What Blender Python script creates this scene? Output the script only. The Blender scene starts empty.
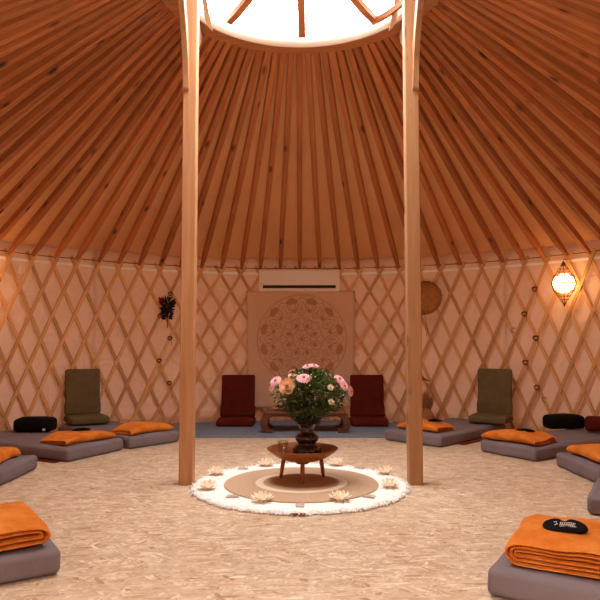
import bpy, bmesh, math, random
from mathutils import Vector, Matrix, noise
PI = math.pi
sc = bpy.context.scene
COL = sc.collection
rnd = random.Random(7)

# ------------------------------------------------------------------ materials
def lin(c):
    return tuple(((v/255)/12.92 if v/255 <= .04045 else ((v/255+.055)/1.055)**2.4) for v in c) + (1,)

class NT:
    def __init__(s, m):
        m.use_nodes = True
        s.t = m.node_tree; s.t.nodes.clear(); s.N = s.t.nodes; s.L = s.t.links
    def n(s, typ, **kw):
        o = s.N.new(typ)
        for k, v in kw.items():
            if k.startswith('_'): setattr(o, k[1:], v)
            else:
                key = k.replace('__', ' ')
                o.inputs[key].default_value = v
        return o
    def l(s, a, b): s.L.new(a, b)
    def ramp(s, fac, stops, interp='LINEAR'):
        r = s.N.new('ShaderNodeValToRGB'); r.color_ramp.interpolation = interp
        e = r.color_ramp.elements
        while len(e) > 1: e.remove(e[-1])
        e[0].position, e[0].color = stops[0]
        for p, c in stops[1:]:
            q = e.new(p); q.color = c
        s.l(fac, r.inputs['Fac']); return r.outputs['Color']
    def mix(s, a, b, fac, mode='MIX'):
        m = s.N.new('ShaderNodeMix'); m.data_type = 'RGBA'; m.blend_type = mode
        for sock, v in ((m.inputs[6], a), (m.inputs[7], b), (m.inputs[0], fac)):
            if hasattr(v, 'default_value'): s.l(v, sock)
            else: sock.default_value = v
        return m.outputs[2]

def base(name, col, rough=.6, spec=.3, c2=None, scale=20, stretch=(1,1,1), bump=0, bscale=60, sheen=0, metal=0, coords='Object', transl=None, detail=4, ts=.0):
    m = bpy.data.materials.new(name); t = NT(m)
    out = t.n('ShaderNodeOutputMaterial'); b = t.n('ShaderNodeBsdfPrincipled')
    b.inputs['Roughness'].default_value = rough; b.inputs['Specular IOR Level'].default_value = spec
    b.inputs['Metallic'].default_value = metal
    if sheen:
        b.inputs['Sheen Weight'].default_value = sheen; b.inputs['Sheen Roughness'].default_value = .4
        b.inputs['Sheen Tint'].default_value = lin(col)
    tc = t.n('ShaderNodeTexCoord'); mp = t.n('ShaderNodeMapping', Scale=stretch)
    t.l(tc.outputs[coords], mp.inputs[0])
    if c2:
        nz = t.n('ShaderNodeTexNoise', Scale=scale, Detail=detail, Roughness=.6); t.l(mp.outputs[0], nz.inputs['Vector'])
        c = t.ramp(nz.outputs[0], [(.3, lin(col)), (.7, lin(c2))]); t.l(c, b.inputs['Base Color'])
    else: b.inputs['Base Color'].default_value = lin(col)
    if bump:
        n2 = t.n('ShaderNodeTexNoise', Scale=bscale, Detail=5); t.l(mp.outputs[0], n2.inputs['Vector'])
        bp = t.n('ShaderNodeBump', Strength=bump, Distance=.02); t.l(n2.outputs[0], bp.inputs['Height'])
        t.l(bp.outputs[0], b.inputs['Normal'])
    if transl:
        tr = t.n('ShaderNodeBsdfTranslucent'); tr.inputs[0].default_value = lin(transl)
        mx = t.n('ShaderNodeMixShader'); mx.inputs[0].default_value = ts
        t.l(b.outputs[0], mx.inputs[1]); t.l(tr.outputs[0], mx.inputs[2]); t.l(mx.outputs[0], out.inputs[0])
    else: t.l(b.outputs[0], out.inputs[0])
    return m

def wood(name, c1, c2, c3, axis=2, scale=14, rough=.55, knots=True):
    m = bpy.data.materials.new(name); t = NT(m)
    out = t.n('ShaderNodeOutputMaterial'); b = t.n('ShaderNodeBsdfPrincipled', Roughness=rough)
    b.inputs['Specular IOR Level'].default_value = .3
    tc = t.n('ShaderNodeTexCoord'); oi = t.n('ShaderNodeObjectInfo')
    st = [scale, scale, scale]; st[axis] = scale*.06
    ad = t.n('ShaderNodeVectorMath', _operation='ADD'); t.l(tc.outputs['Object'], ad.inputs[0])
    ms = t.n('ShaderNodeMath', _operation='MULTIPLY'); t.l(oi.outputs['Random'], ms.inputs[0]); ms.inputs[1].default_value = 17
    t.l(ms.outputs[0], ad.inputs[1])
    mp = t.n('ShaderNodeMapping', Scale=st); t.l(ad.outputs[0], mp.inputs[0])
    nz = t.n('ShaderNodeTexNoise', Scale=1.6, Detail=6, Roughness=.65, Distortion=.4); t.l(mp.outputs[0], nz.inputs['Vector'])
    c = t.ramp(nz.outputs[0], [(.25, lin(c1)), (.5, lin(c2)), (.75, lin(c3))])
    # tone difference from board to board
    hv = t.n('ShaderNodeHueSaturation'); mr = t.n('ShaderNodeMapRange'); t.l(oi.outputs['Random'], mr.inputs[0])
    mr.inputs['To Min'].default_value = .8; mr.inputs['To Max'].default_value = 1.15
    t.l(mr.outputs[0], hv.inputs['Value']); t.l(c, hv.inputs['Color']); c = hv.outputs[0]
    if knots:
        s2 = [7, 7, 7]; s2[axis] = 2.6
        mk = t.n('ShaderNodeMapping', Scale=s2); t.l(ad.outputs[0], mk.inputs[0])
        vo = t.n('ShaderNodeTexVoronoi', Scale=1.0); t.l(mk.outputs[0], vo.inputs['Vector'])
        k = t.ramp(vo.outputs['Distance'], [(.07, (1,1,1,1)), (.19, (0,0,0,1))])
        c = t.mix(c, lin(tuple(v*.5 for v in c1)), k)
    t.l(c, b.inputs['Base Color'])
    bp = t.n('ShaderNodeBump', Strength=.15, Distance=.01); t.l(nz.outputs[0], bp.inputs['Height']); t.l(bp.outputs[0], b.inputs['Normal'])
    t.l(b.outputs[0], out.inputs[0])
    return m

def osb():
    m = bpy.data.materials.new('strand_board'); t = NT(m)
    out = t.n('ShaderNodeOutputMaterial'); b = t.n('ShaderNodeBsdfPrincipled', Roughness=.5)
    b.inputs['Specular IOR Level'].default_value = .35
    tc = t.n('ShaderNodeTexCoord')
    cur = None
    for i, (rot, sx, sy) in enumerate(((.3, 13, 44), (1.2, 15, 50), (-.5, 12, 46), (-1.25, 15, 60), (.05, 13, 60), (2.0, 19, 60), (.8, 14, 54), (-.15, 13, 56))):
        mp = t.n('ShaderNodeMapping', Rotation=(0, 0, rot)); t.l(tc.outputs['Object'], mp.inputs[0])
        m2 = t.n('ShaderNodeMapping', Scale=(sx, sy, 1), Location=(i*3.3, i*7.1, 0)); t.l(mp.outputs[0], m2.inputs[0])
        nn = t.n('ShaderNodeTexNoise', Scale=.5, Detail=2); t.l(m2.outputs[0], nn.inputs['Vector'])
        ad = t.mix(1.0, m2.outputs[0], nn.outputs['Color'], 'ADD') if False else t.mix(m2.outputs[0], nn.outputs['Color'], .9, 'ADD')
        vo = t.n('ShaderNodeTexVoronoi', Scale=1, Randomness=1); t.l(ad, vo.inputs['Vector'])
        sp = t.n('ShaderNodeSeparateColor'); t.l(vo.outputs['Color'], sp.inputs[0])
        c = t.ramp(sp.outputs[0], [(0, lin((178,138,104))), (.06, lin((204,174,142))), (.4, lin((214,187,156))), (.8, lin((224,200,172))), (1, lin((240,222,198)))])
        if cur is None: cur = c
        else:
            k = t.n('ShaderNodeMath', _operation='GREATER_THAN'); t.l(sp.outputs[1], k.inputs[0]); k.inputs[1].default_value = .62
            cur = t.mix(cur, c, k.outputs[0])
    nz = t.n('ShaderNodeTexNoise', Scale=1.3, Detail=3); t.l(tc.outputs['Object'], nz.inputs['Vector'])
    lt = t.ramp(nz.outputs[0], [(.3, (.90,.87,.84,1)), (.7, (1,1,1,1))])
    cur = t.mix(cur, lt, 1.0, 'MULTIPLY')
    n6 = t.n('ShaderNodeTexNoise', Scale=9, Detail=4, Roughness=.7); t.l(tc.outputs['Object'], n6.inputs['Vector'])
    cur = t.mix(cur, t.ramp(n6.outputs[0], [(.38, (.84,.78,.72,1)), (.56, (1,1,1,1))]), 1.0, 'MULTIPLY')
    # a few red-brown bark specks
    m3 = t.n('ShaderNodeMapping', Scale=(5, 7, 1), Rotation=(0,0,.6)); t.l(tc.outputs['Object'], m3.inputs[0])
    v3 = t.n('ShaderNodeTexVoronoi', Scale=1); t.l(m3.outputs[0], v3.inputs['Vector'])
    k3 = t.ramp(v3.outputs['Distance'], [(.03, (1,1,1,1)), (.07, (0,0,0,1))])
    cur = t.mix(cur, lin((140,78,48)), k3)
    t.l(cur, b.inputs['Base Color']); t.l(b.outputs[0], out.inputs[0])
    return m

def canvas(name, c1, c2, tcol, ts, wr=.3):
    m = bpy.data.materials.new(name); t = NT(m)
    out = t.n('ShaderNodeOutputMaterial'); b = t.n('ShaderNodeBsdfDiffuse'); tr = t.n('ShaderNodeBsdfTranslucent')
    tc = t.n('ShaderNodeTexCoord')
    nz = t.n('ShaderNodeTexNoise', Scale=1.4, Detail=4); t.l(tc.outputs['Object'], nz.inputs['Vector'])
    c = t.ramp(nz.outputs[0], [(.3, lin(c1)), (.7, lin(c2))]); t.l(c, b.inputs['Color'])
    tr.inputs[0].default_value = lin(tcol)
    n2 = t.n('ShaderNodeTexNoise', Scale=3.0, Detail=5, Distortion=1.2); t.l(tc.outputs['Object'], n2.inputs['Vector'])
    bp = t.n('ShaderNodeBump', Strength=wr, Distance=.08); t.l(n2.outputs[0], bp.inputs['Height']); t.l(bp.outputs[0], b.inputs['Normal'])
    mx = t.n('ShaderNodeMixShader'); mx.inputs[0].default_value = ts
    t.l(b.outputs[0], mx.inputs[1]); t.l(tr.outputs[0], mx.inputs[2]); t.l(mx.outputs[0], out.inputs[0])
    return m

def emis(name, col, strength):
    m = bpy.data.materials.new(name); t = NT(m)
    out = t.n('ShaderNodeOutputMaterial'); e = t.n('ShaderNodeEmission', Strength=strength); e.inputs[0].default_value = lin(col)
    t.l(e.outputs[0], out.inputs[0]); return m

def glassm(name):
    m = bpy.data.materials.new(name); t = NT(m)
    out = t.n('ShaderNodeOutputMaterial'); a = t.n('ShaderNodeBsdfTransparent'); g = t.n('ShaderNodeBsdfGlossy', Roughness=.05)
    a.inputs[0].default_value = (.98,.98,.97,1)
    lw = t.n('ShaderNodeLayerWeight', Blend=.25); mr = t.n('ShaderNodeMapRange'); t.l(lw.outputs['Fresnel'], mr.inputs[0]); mr.inputs['To Min'].default_value = .04; mr.inputs['To Max'].default_value = .35
    mx = t.n('ShaderNodeMixShader'); t.l(mr.outputs[0], mx.inputs[0]); t.l(a.outputs[0], mx.inputs[1]); t.l(g.outputs[0], mx.inputs[2]); t.l(mx.outputs[0], out.inputs[0])
    return m

M = dict(
    floor=osb(),
    roof=canvas('roof_canvas', (210,160,116), (220,170,126), (226,170,112), .066, .35),
    wall=canvas('wall_canvas', (232,200,176), (240,208,186), (240,204,172), .075, .45),
    pole=wood('roof_pole_wood', (150,86,46), (178,106,60), (198,124,74), axis=2, scale=16),
    post=wood('post_wood', (160,108,70), (178,128,88), (192,144,104), axis=2, scale=12),
    slat=wood('slat_wood', (198,142,88), (216,162,106), (230,178,124), axis=2, scale=14, knots=False),
    ring=wood('ring_wood', (178,112,72), (198,130,84), (212,146,100), axis=0, scale=10, knots=False),
    bowl=wood('bowl_wood', (118,58,28), (146,78,38), (168,96,50), axis=0, scale=14, knots=False, rough=.35),
    table=wood('table_wood', (84,44,26), (108,60,36), (128,76,48), axis=0, scale=12, knots=False, rough=.4),
    rim_glare=base('rim_glare_white', (252,246,238), .5, .2),  # white stands in for skylight glare on the ring's inner face
    strap=base('strap_webbing', (255,248,240), .8, .1),
    matt=base('mattress_cotton', (132,118,120), .9, .1, c2=(122,108,110), scale=5, bump=.25, bscale=5),
    blanket=base('orange_fleece', (232,146,66), .9, .1, c2=(204,104,26), scale=6, bump=.5, bscale=30, sheen=.6),  # lighter noise patches put the nap's sheen highlights into the colour
    black=base('black_cloth', (22,17,15), .9, .1, bump=.2, bscale=30),
    white=base('white_thread', (225,220,215), .8, .1),
    red=base('dark_red_cloth', (98,28,16), .85, .15, c2=(84,20,12), scale=8, bump=.15, bscale=12),
    olive=base('olive_cloth', (112,94,64), .9, .1, c2=(100,84,56), scale=8, bump=.25, bscale=7),
    blue=base('grey_blue_rug', (128,132,142), .95, .05, c2=(112,118,130), scale=30, bump=.2, bscale=80),
    redrug=base('dark_red_rug', (110,34,22), .95, .05),
    jute=base('woven_jute', (208,176,146), .95, .05, c2=(180,146,114), scale=90, bump=.5, bscale=120),
    jwhite=base('woven_cream_band', (236,216,190), .95, .05, c2=(222,198,168), scale=90, bump=.4, bscale=120),
    wool=base('white_wool', (253,249,243), .95, .05, c2=(248,241,232), scale=40, bump=.6, bscale=60),
    ac=base('air_conditioner_plastic', (244,222,206), .45, .4),
    dark=base('dark_plastic', (46,28,20), .6, .2),
    cloth=base('tapestry_cotton', (228,184,150), .95, .05, c2=(222,176,142), scale=3, bump=.2, bscale=4),
    ink=base('tapestry_print', (194,138,100), .95, .05),
    ink2=base('tapestry_print_light', (178,120,82), .95, .05),
    vase=base('dark_glazed_ceramic', (34,18,10), .18, .6, c2=(60,32,16), scale=12, stretch=(1,1,.2)),
    glass=glassm('clear_glass'),
    stem=base('flower_stem', (78,84,36), .7, .2),
    leaf=base('flower_leaf', (42,50,22), .6, .3, c2=(74,78,34), scale=25, transl=(120,130,50), ts=.25),
    pink=base('pink_petal', (240,176,184), .8, .1, c2=(250,206,206), scale=30, transl=(240,180,180), ts=.25),
    peach=base('peach_petal', (240,190,150), .8, .1, c2=(250,214,180), scale=30, transl=(240,190,150), ts=.25),
    cream=base('cream_petal', (240,224,204), .8, .1, transl=(240,220,190), ts=.25),
    yolk=base('flower_centre', (190,120,60), .9, .1),
    shell=base('lotus_shell', (252,242,228), .4, .3, transl=(255,236,208), ts=.3),
    wax=emis('candle_glow', (255,200,130), 9),
    tin=base('tealight_tin', (190,180,170), .3, .5, metal=1),
    stone=base('pale_grey_stone', (200,184,168), .5, .3, c2=(180,166,150), scale=20),
    wire=base('bronze_wire', (110,62,34), .4, .4, metal=.6),
    lamp=emis('lantern_glow', (255,188,116), 13),
    straw=base('straw', (192,134,78), .85, .1, c2=(160,104,56), scale=40, bump=.4, bscale=60),
    dried=base('dried_stalk', (150,96,58), .9, .05, c2=(176,124,84), scale=20),
    dgreen=base('dark_dried_leaf', (34,28,18), .9, .05, c2=(52,40,22), scale=20),
    dred=base('dried_red_flower', (130,34,26), .9, .05),
    rope=base('brown_rope', (128,80,44), .9, .05),
    earth=base('outside_earth', (120,112,90), .95, .05),
    skinc=base('ceramic_cream', (220,176,130), .4, .4),
)

# ------------------------------------------------------------------ helpers
def link(name, bm, mat, parent=None, smooth=False, mw=None):
    me = bpy.data.meshes.new(name); bm.normal_update(); bm.to_mesh(me); bm.free()
    o = bpy.data.objects.new(name, me); COL.objects.link(o)
    for mm in (mat if isinstance(mat, (list, tuple)) else [mat]): me.materials.append(mm)
    if smooth:
        for p in me.polygons: p.use_smooth = True
    if parent: o.parent = parent
    if mw is not None: o.matrix_local = mw
    return o
def tag(o, label=None, cat=None, group=None, kind=None):
    if label: o['label'] = label
    if cat: o['category'] = cat
    if group: o['group'] = group
    if kind: o['kind'] = kind
    return o
def thing(name, loc, rz, label, cat, group=None):
    o = bpy.data.objects.new(name, None); COL.objects.link(o); o.empty_display_size = .1
    o.location = loc; o.rotation_euler = (0, 0, rz)
    return tag(o, label, cat, group)
def box(bm, c, s, bev=0, seg=2, rot=None):
    r = bmesh.ops.create_cube(bm, size=1)
    vs = r['verts']
    bmesh.ops.scale(bm, vec=s, verts=vs)
    if bev:
        es = list({e for v in vs for e in v.link_edges})
        rr = bmesh.ops.bevel(bm, geom=es, offset=bev, segments=seg, affect='EDGES', profile=.5)
        vs = list({v for f in rr['faces'] for v in f.verts} | {v for v in vs if v.is_valid})
    if rot is not None: bmesh.ops.transform(bm, matrix=rot, verts=vs)
    bmesh.ops.translate(bm, vec=c, verts=vs)
    return vs
def lathe(bm, prof, seg=32, c=(0,0,0), wob=None):
    rings = []
    for r, z in prof:
        if r < 1e-5: rings.append([bm.verts.new((c[0], c[1], c[2]+z))])
        else: rings.append([bm.verts.new((c[0]+r*math.cos(2*PI*i/seg)*(wob(i,z) if wob else 1), c[1]+r*math.sin(2*PI*i/seg)*(wob(i,z) if wob else 1), c[2]+z)) for i in range(seg)])
    for a, b in zip(rings, rings[1:]):
        for i in range(seg):
            j = (i+1) % seg
            if len(a) == 1 and len(b) == 1: continue
            if len(a) == 1: bm.faces.new((a[0], b[j], b[i]))
            elif len(b) == 1: bm.faces.new((a[i], a[j], b[0]))
            else: bm.faces.new((a[i], a[j], b[j], b[i]))
    return rings
def tube(bm, pts, rad, seg=6, cap=True):
    pts = [Vector(p) for p in pts]; rings = []
    up = Vector((0,0,1))
    for i, p in enumerate(pts):
        d = (pts[min(i+1, len(pts)-1)] - pts[max(i-1, 0)]).normalized()
        a = up if abs(d.dot(up)) < .95 else Vector((1,0,0))
        x = d.cross(a).normalized(); y = d.cross(x).normalized()
        r = rad[i] if isinstance(rad, (list, tuple)) else rad
        rings.append([bm.verts.new(p + x*r*math.cos(2*PI*k/seg) + y*r*math.sin(2*PI*k/seg)) for k in range(seg)])
    for a, b in zip(rings, rings[1:]):
        for k in range(seg):
            j = (k+1) % seg; bm.faces.new((a[k], b[k], b[j], a[j]))
    if cap:
        bm.faces.new(rings[0]); bm.faces.new(list(reversed(rings[-1])))
    return rings
def prism(bm, poly, y0, y1):
    """poly in the xz plane, extruded along y"""
    a = [bm.verts.new((x, y0, z)) for x, z in poly]; b = [bm.verts.new((x, y1, z)) for x, z in poly]
    bm.faces.new(a); bm.faces.new(list(reversed(b)))
    n = len(poly)
    for i in range(n):
        j = (i+1) % n; bm.faces.new((a[j], a[i], b[i], b[j]))
def bar(bm, path, normals, w, t):
    """rectangular bar: path points, outward normal per point, width w across, thickness t along the normal"""
    path = [Vector(p) for p in path]; R = []
    for i, p in enumerate(path):
        d = (path[min(i+1, len(path)-1)] - path[max(i-1, 0)]).normalized()
        n = Vector(normals[i]); n = (n - d*n.dot(d)).normalized(); s = d.cross(n).normalized()
        R.append([bm.verts.new(p + s*w/2*a + n*t/2*b) for a, b in ((-1,-1),(1,-1),(1,1),(-1,1))])
    for a, b in zip(R, R[1:]):
        for k in range(4):
            j = (k+1) % 4; bm.faces.new((a[k], a[j], b[j], b[k]))
    bm.faces.new(list(reversed(R[0]))); bm.faces.new(R[-1])
def fixn(bm): bmesh.ops.recalc_face_normals(bm, faces=bm.faces)
def nz(x, y, z=0, s=1): return noise.noise(Vector((x*s, y*s, z*s)))
def polar(r, th, z=0): return (r*math.sin(th), r*math.cos(th), z)   # th = 0 at the back, + to the right

# ------------------------------------------------------------------ setting
R_W = 4.15; N = 90; DPHI = 2*PI/N; Z_EAVE = 2.22; R_RING = 1.2; Z_RING = 4.04; OPEN = math.radians(163)
bm = bmesh.new(); bmesh.ops.create_circle(bm, cap_ends=True, segments=96, radius=4.32)
r = bmesh.ops.extrude_face_region(bm, geom=list(bm.faces)); bmesh.ops.translate(bm, vec=(0,0,-.12), verts=[v for v in r['geom'] if isinstance(v, bmesh.types.BMVert)]); fixn(bm)
tag(link('floor', bm, M['floor']), kind='structure')
bm = bmesh.new(); box(bm, (0,0,-.2), (40,40,.1)); tag(link('ground', bm, M['earth']), kind='structure')

def wall_arc(name, a0, a1):
    bm = bmesh.new(); n = int((a1-a0)/math.radians(1.2)); m = 14; V = []
    for k, rr0 in enumerate((4.145, 4.17)):
        G = []
        for i in range(n+1):
            th = a0 + (a1-a0)*i/n
            G.append([bm.verts.new(polar(rr0 + .014*nz(th*5, 2.3*j/m*2, 3.1), th, 2.34*j/m)) for j in range(m+1)])
        V.append(G)
        for i in range(n):
            for j in range(m):
                bm.faces.new((G[i][j], G[i+1][j], G[i+1][j+1], G[i][j+1]))
    a, b = V
    for i in range(n):
        bm.faces.new((a[i][0], b[i][0], b[i+1][0], a[i+1][0])); bm.faces.new((a[i][m], a[i+1][m], b[i+1][m], b[i][m]))
    for j in range(m):
        bm.faces.new((a[0][j], a[0][j+1], b[0][j+1], b[0][j])); bm.faces.new((a[n][j], b[n][j], b[n][j+1], a[n][j+1]))
    fixn(bm)
    tag(link(name, bm, M['wall'], smooth=True), kind='structure')
wall_arc('wall_left', -OPEN, math.radians(-40)); wall_arc('wall_back', math.radians(-40), math.radians(40)); wall_arc('wall_right', math.radians(40), OPEN)

def strip_arc(bm, r, z0, z1, a0, a1, t, n=160):
    P = []
    for i in range(n+1):
        th = a0 + (a1-a0)*i/n
        P.append([bm.verts.new(polar(rr, th, z)) for rr, z in ((r, z0), (r, z1), (r+t, z1), (r+t, z0))])
    for a, b in zip(P, P[1:]):
        for k in range(4):
            j = (k+1) % 4; bm.faces.new((a[k], b[k], b[j], a[j]))
    bm.faces.new(P[0]); bm.faces.new(list(reversed(P[-1]))); fixn(bm)
bm = bmesh.new(); strip_arc(bm, 4.118, 2.085, 2.118, -OPEN, OPEN, .004)
tag(link('trim_1', bm, M['strap']), kind='structure')
bm = bmesh.new(); tube(bm, [polar(4.085, -OPEN+2*OPEN*i/300, 2.175+.006*nz(i*.13, 2)) for i in range(301)], .006, 5)
tag(link('trim_2', bm, M['rope']), kind='structure')

# roof canvas: two skins just outside the poles
bm = bmesh.new(); n = N*4; m = 20; V = []
for k, off in enumerate((0, .02)):
    G = []
    for i in range(n):
        th = 2*PI*i/n
        row = []
        for j in range(m+1):
            f = j/m; r_ = 4.24*(1-f) + R_RING*f; z_ = 2.245*(1-f) + 4.135*f
            sag = (.5-.5*math.cos(th/DPHI*2*PI))*.018*(1-f)
            row.append(bm.verts.new(polar(r_, th, z_ + off + sag + .01*nz(th*6, f*5, 1.7)*(1-f))))
        G.append(row)
    V.append(G)
    for i in range(n):
        g, h = G[i], G[(i+1) % n]
        for j in range(m): bm.faces.new((g[j], h[j], h[j+1], g[j+1]))
for i in range(n):
    j = (i+1) % n
    bm.faces.new((V[0][i][0], V[1][i][0], V[1][j][0], V[0][j][0])); bm.faces.new((V[0][i][m], V[0][j][m], V[1][j][m], V[1][i][m]))
fixn(bm); tag(link('ceiling', bm, M['roof'], smooth=True), kind='structure')

# ------------------------------------------------------------------ roof poles
def pole_mesh():
    bm = bmesh.new(); L = math.hypot(4.09-1.19, 4.055-2.165)
    n = 12; path = [(0, 0, L*i/n) for i in range(n+1)]
    R = []
    for i, p in enumerate(path):
        f = i/n; w = .062; t = .074
        if i == 0: w, t = .036, .04
        b = .006
        R.append([bm.verts.new((x, y, p[2])) for x, y in ((-w/2+b,-t/2),(w/2-b,-t/2),(w/2,-t/2+b),(w/2,t/2-b),(w/2-b,t/2),(-w/2+b,t/2),(-w/2,t/2-b),(-w/2,-t/2+b))])
        if i == 0: R[0][0].co.z = 0
    for a, b_ in zip(R, R[1:]):
        for k in range(8):
            j = (k+1) % 8; bm.faces.new((a[k], a[j], b_[j], b_[k]))
    bm.faces.new(list(reversed(R[0]))); bm.faces.new(R[-1])
    return bm
p0 = link('roof_pole', pole_mesh(), M['pole'])
tag(p0, 'straight wooden roof pole running from the lattice wall up to the crown ring', 'roof pole', 'roof poles fanning out from the crown ring')
for i in range(N):
    o = p0 if i == 0 else p0.copy()
    if i: COL.objects.link(o)
    th = i*DPHI + rnd.uniform(-.003, .003)
    A = Vector(polar(4.075, th, 2.165)); B = Vector(polar(1.21, th + rnd.uniform(-.005, .005), 4.062))
    z = (B-A).normalized(); x = Vector((math.cos(th), -math.sin(th), 0)); x = (x - z*x.dot(z)).normalized(); y = z.cross(x)
    mt = Matrix((x, y, z)).transposed().to_4x4(); mt.translation = A
    o.matrix_world = mt

# ------------------------------------------------------------------ lattice walls
def slat(th0, sgn, parent, dz=.2345):
    """th0 is where the slat passes the top crossing; sgn +1 rises to the right (inner layer)"""
    rr = 4.083 if sgn > 0 else 4.103
    A = DPHI/2
    bm = bmesh.new(); path = []; nr = []
    zc = 2.08
    jit = rnd.uniform(-.004, .004)
    for i in range(15):
        z = .012 + (2.205-.012)*i/14
        th = th0 + sgn*(z-zc)/dz*A + jit*(1 - z/2.2)
        path.append(polar(rr, th, z)); nr.append(polar(1, th, 0))
    # local frame: z along the slat
    o = Vector(path[0]); d = (Vector(path[-1]) - o).normalized(); x = Vector(nr[7]); x = (x-d*x.dot(d)).normalized(); y = d.cross(x)
    mt = Matrix((x, y, d)).transposed().to_4x4(); mt.translation = o; inv = mt.inverted()
    bar(bm, [inv @ Vector(p) for p in path], [inv.to_3x3() @ Vector(q) for q in nr], .040, .014)
    fixn(bm)
    ob = link('slat', bm, M['slat'], parent); ob.matrix_local = mt
    return ob
secs = [('left lattice wall of crossed wooden slats behind the black bolster and left olive chair', -148, -26, .305),
        ('back lattice wall of crossed wooden slats between the two posts, behind the tapestry', -26, 21, .2345),
        ('lattice wall of crossed wooden slats behind the right olive chair', 21, 44, .305),
        ('right lattice wall of crossed wooden slats behind the glowing globe lantern', 44, 148, .305)]
LAT = []
for lb, a0, a1, dz in secs:
    t = thing('lattice_wall', (0,0,0), 0, lb, 'lattice wall', 'lattice wall sections')
    LAT.append(t)
    for i in range(-N//2, N//2):
        for sgn in (1, -1):
            th = i*DPHI; lean = sgn*(-1.0)/dz*DPHI/2
            if math.radians(a0) <= th + lean < math.radians(a1) and abs(th+lean*2) < math.radians(152): slat(th, sgn, t, dz)
# rope lashings and hooks at the joints
def lashing(parent, th, z, s=.02):
    bm = bmesh.new(); c = Vector(polar(4.07, th, z)); tx = Vector((math.cos(th), -math.sin(th), 0))
    for q in range(3):
        pts = [c + tx*(s*math.cos(a)*(1.2+.2*q)) + Vector((0,0,s*1.1*math.sin(a) + .006*q)) + Vector(polar(-.006*math.sin(a*2+q), th)) for a in [2*PI*k/14 for k in range(15)]]
        tube(bm, pts, .0045, 5)
    tube(bm, [c, c+tx*.03+Vector((0,0,-.04)), c+tx*.025+Vector((0,0,-.09))], .003, 5)
    fixn(bm); link('lashing', bm, M['rope'], parent, True)
for k in range(1, 6):
    lashing(LAT[0], math.radians(-28 + 2*(k % 2)), 2.08-.305*k)
    lashing(LAT[3], math.radians(44 + 2*(k % 2)), 2.08-.305*k, .024)
for th, z in ((47.5, .42), (42.0, 1.27)):
    bm = bmesh.new(); th = math.radians(th); c = Vector(polar(4.05, th, z)); tx = Vector((math.cos(th), -math.sin(th), 0))
    tube(bm, [c + tx*(.03*math.cos(a)) + Vector((0,0,.03*math.sin(a))) for a in [PI*.2 + PI*1.3*k/10 for k in range(11)]], .004, 5)
    fixn(bm); o = link('hook', bm, M['wire'], LAT[3], True); o['label'] = 'small dark metal hook'

# ------------------------------------------------------------------ crown ring
ring = thing('crown_ring', (0,0,Z_RING), 0, 'round wooden crown ring with curved spokes around the bright skylight opening', 'crown ring')
bm = bmesh.new(); n = 96; prof = [(1.045,0),(1.185,0),(1.2,.012),(1.2,.07),(1.185,.08),(1.045,.08)]
RR = [[bm.verts.new(polar(a, 2*PI*i/n, b)) for a, b in prof] for i in range(n)]
for i in range(n):
    a, b = RR[i], RR[(i+1) % n]
    for k in range(len(prof)):
        j = (k+1) % len(prof); bm.faces.new((a[k], b[k], b[j], a[j]))
fixn(bm); link('rim', bm, M['ring'], ring)
for k in range(8):
    th = k*PI/4 + .02; bm = bmesh.new(); path = []; nr = []
    for i in range(12):
        f = i/11; r_ = .97*(1-f)+.07*f; z_ = .085 + .38*math.sin(f*PI/2)**.8*1.0*(.25+.75*f) 
        path.append(polar(r_, th, z_)); nr.append((0,0,1))
    bar(bm, path, nr, .07, .05); fixn(bm); link('spoke', bm, M['ring'], ring)
bm = bmesh.new(); lathe(bm, [(0,.36),(.12,.36),(.13,.38),(.13,.45),(.1,.47),(0,.47)], 24); fixn(bm); link('hub', bm, M['ring'], ring, True)
bm = bmesh.new()
bar(bm, [polar(.97, math.radians(a), .085) for a in range(44, 138, 3)], [polar(1, math.radians(a)) for a in range(44, 138, 3)], .055, .03)
fixn(bm); link('hoop', bm, M['ring'], ring)
bm = bmesh.new(); lathe(bm, [(1.044,.002),(1.044,.10),(1.03,.10),(1.03,.004),(1.044,.002)], 96); fixn(bm); o = link('rim_glare_band', bm, M['rim_glare'], ring, True); o['label'] = 'white band standing in for skylight glare on the inner edge'  # added white band colours in the blown-out skylight on the wooden rim

# ------------------------------------------------------------------ posts
WEDGE = [(-.89,4.22),(-.845,4.24),(-.83,4.15),(-.795,3.97),(-.79,3.935),(-.825,3.965),(-.86,4.05)]
def post(x, sx, label):
    t = thing('support_post', (x, .08, 0), 0, label, 'post', 'posts under the crown ring')
    bm = bmesh.new(); box(bm, (0,0,2.0), (.113,.113,4.0), .006, 1); link('shaft', bm, M['post'], t)
    def brace(nm, prof):
        bm = bmesh.new(); prism(bm, prof, -.0225, .0225)      # profile as (y, z), then turned to run along y
        for v in bm.verts: v.co.x, v.co.y = v.co.y, v.co.x
        bmesh.ops.translate(bm, vec=(-.028*sx, 0, 0), verts=bm.verts); fixn(bm); return link(nm, bm, M['post'], t)
    brace('front_brace', [(-.057,3.20),(-.085,3.215),(-.10,3.33),(-.125,3.44),(-.15,3.50),(-.20,3.62),(-.32,3.80),(-.50,4.035),(-.36,4.035),(-.20,3.82),(-.10,3.66),(-.057,3.60)])
    brace('rear_brace', [(.057,3.30),(.09,3.42),(.20,3.58),(.36,3.74),(.56,3.90),(.66,4.035),(.42,4.035),(.25,3.88),(.12,3.72),(.057,3.62)])
    bm = bmesh.new(); prism(bm, [((px+.908)*sx, pz) for px, pz in WEDGE], .40, .43); fixn(bm)
    link('wooden_wedge', bm, M['post'], t)
    bm = bmesh.new(); box(bm, (-.12*sx,.06,4.022), (.26,.10,.03), .005, 1); link('head_block', bm, M['post'], t)
post(-.908, 1, 'left tall square wooden post standing beside the white round rug')
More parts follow.
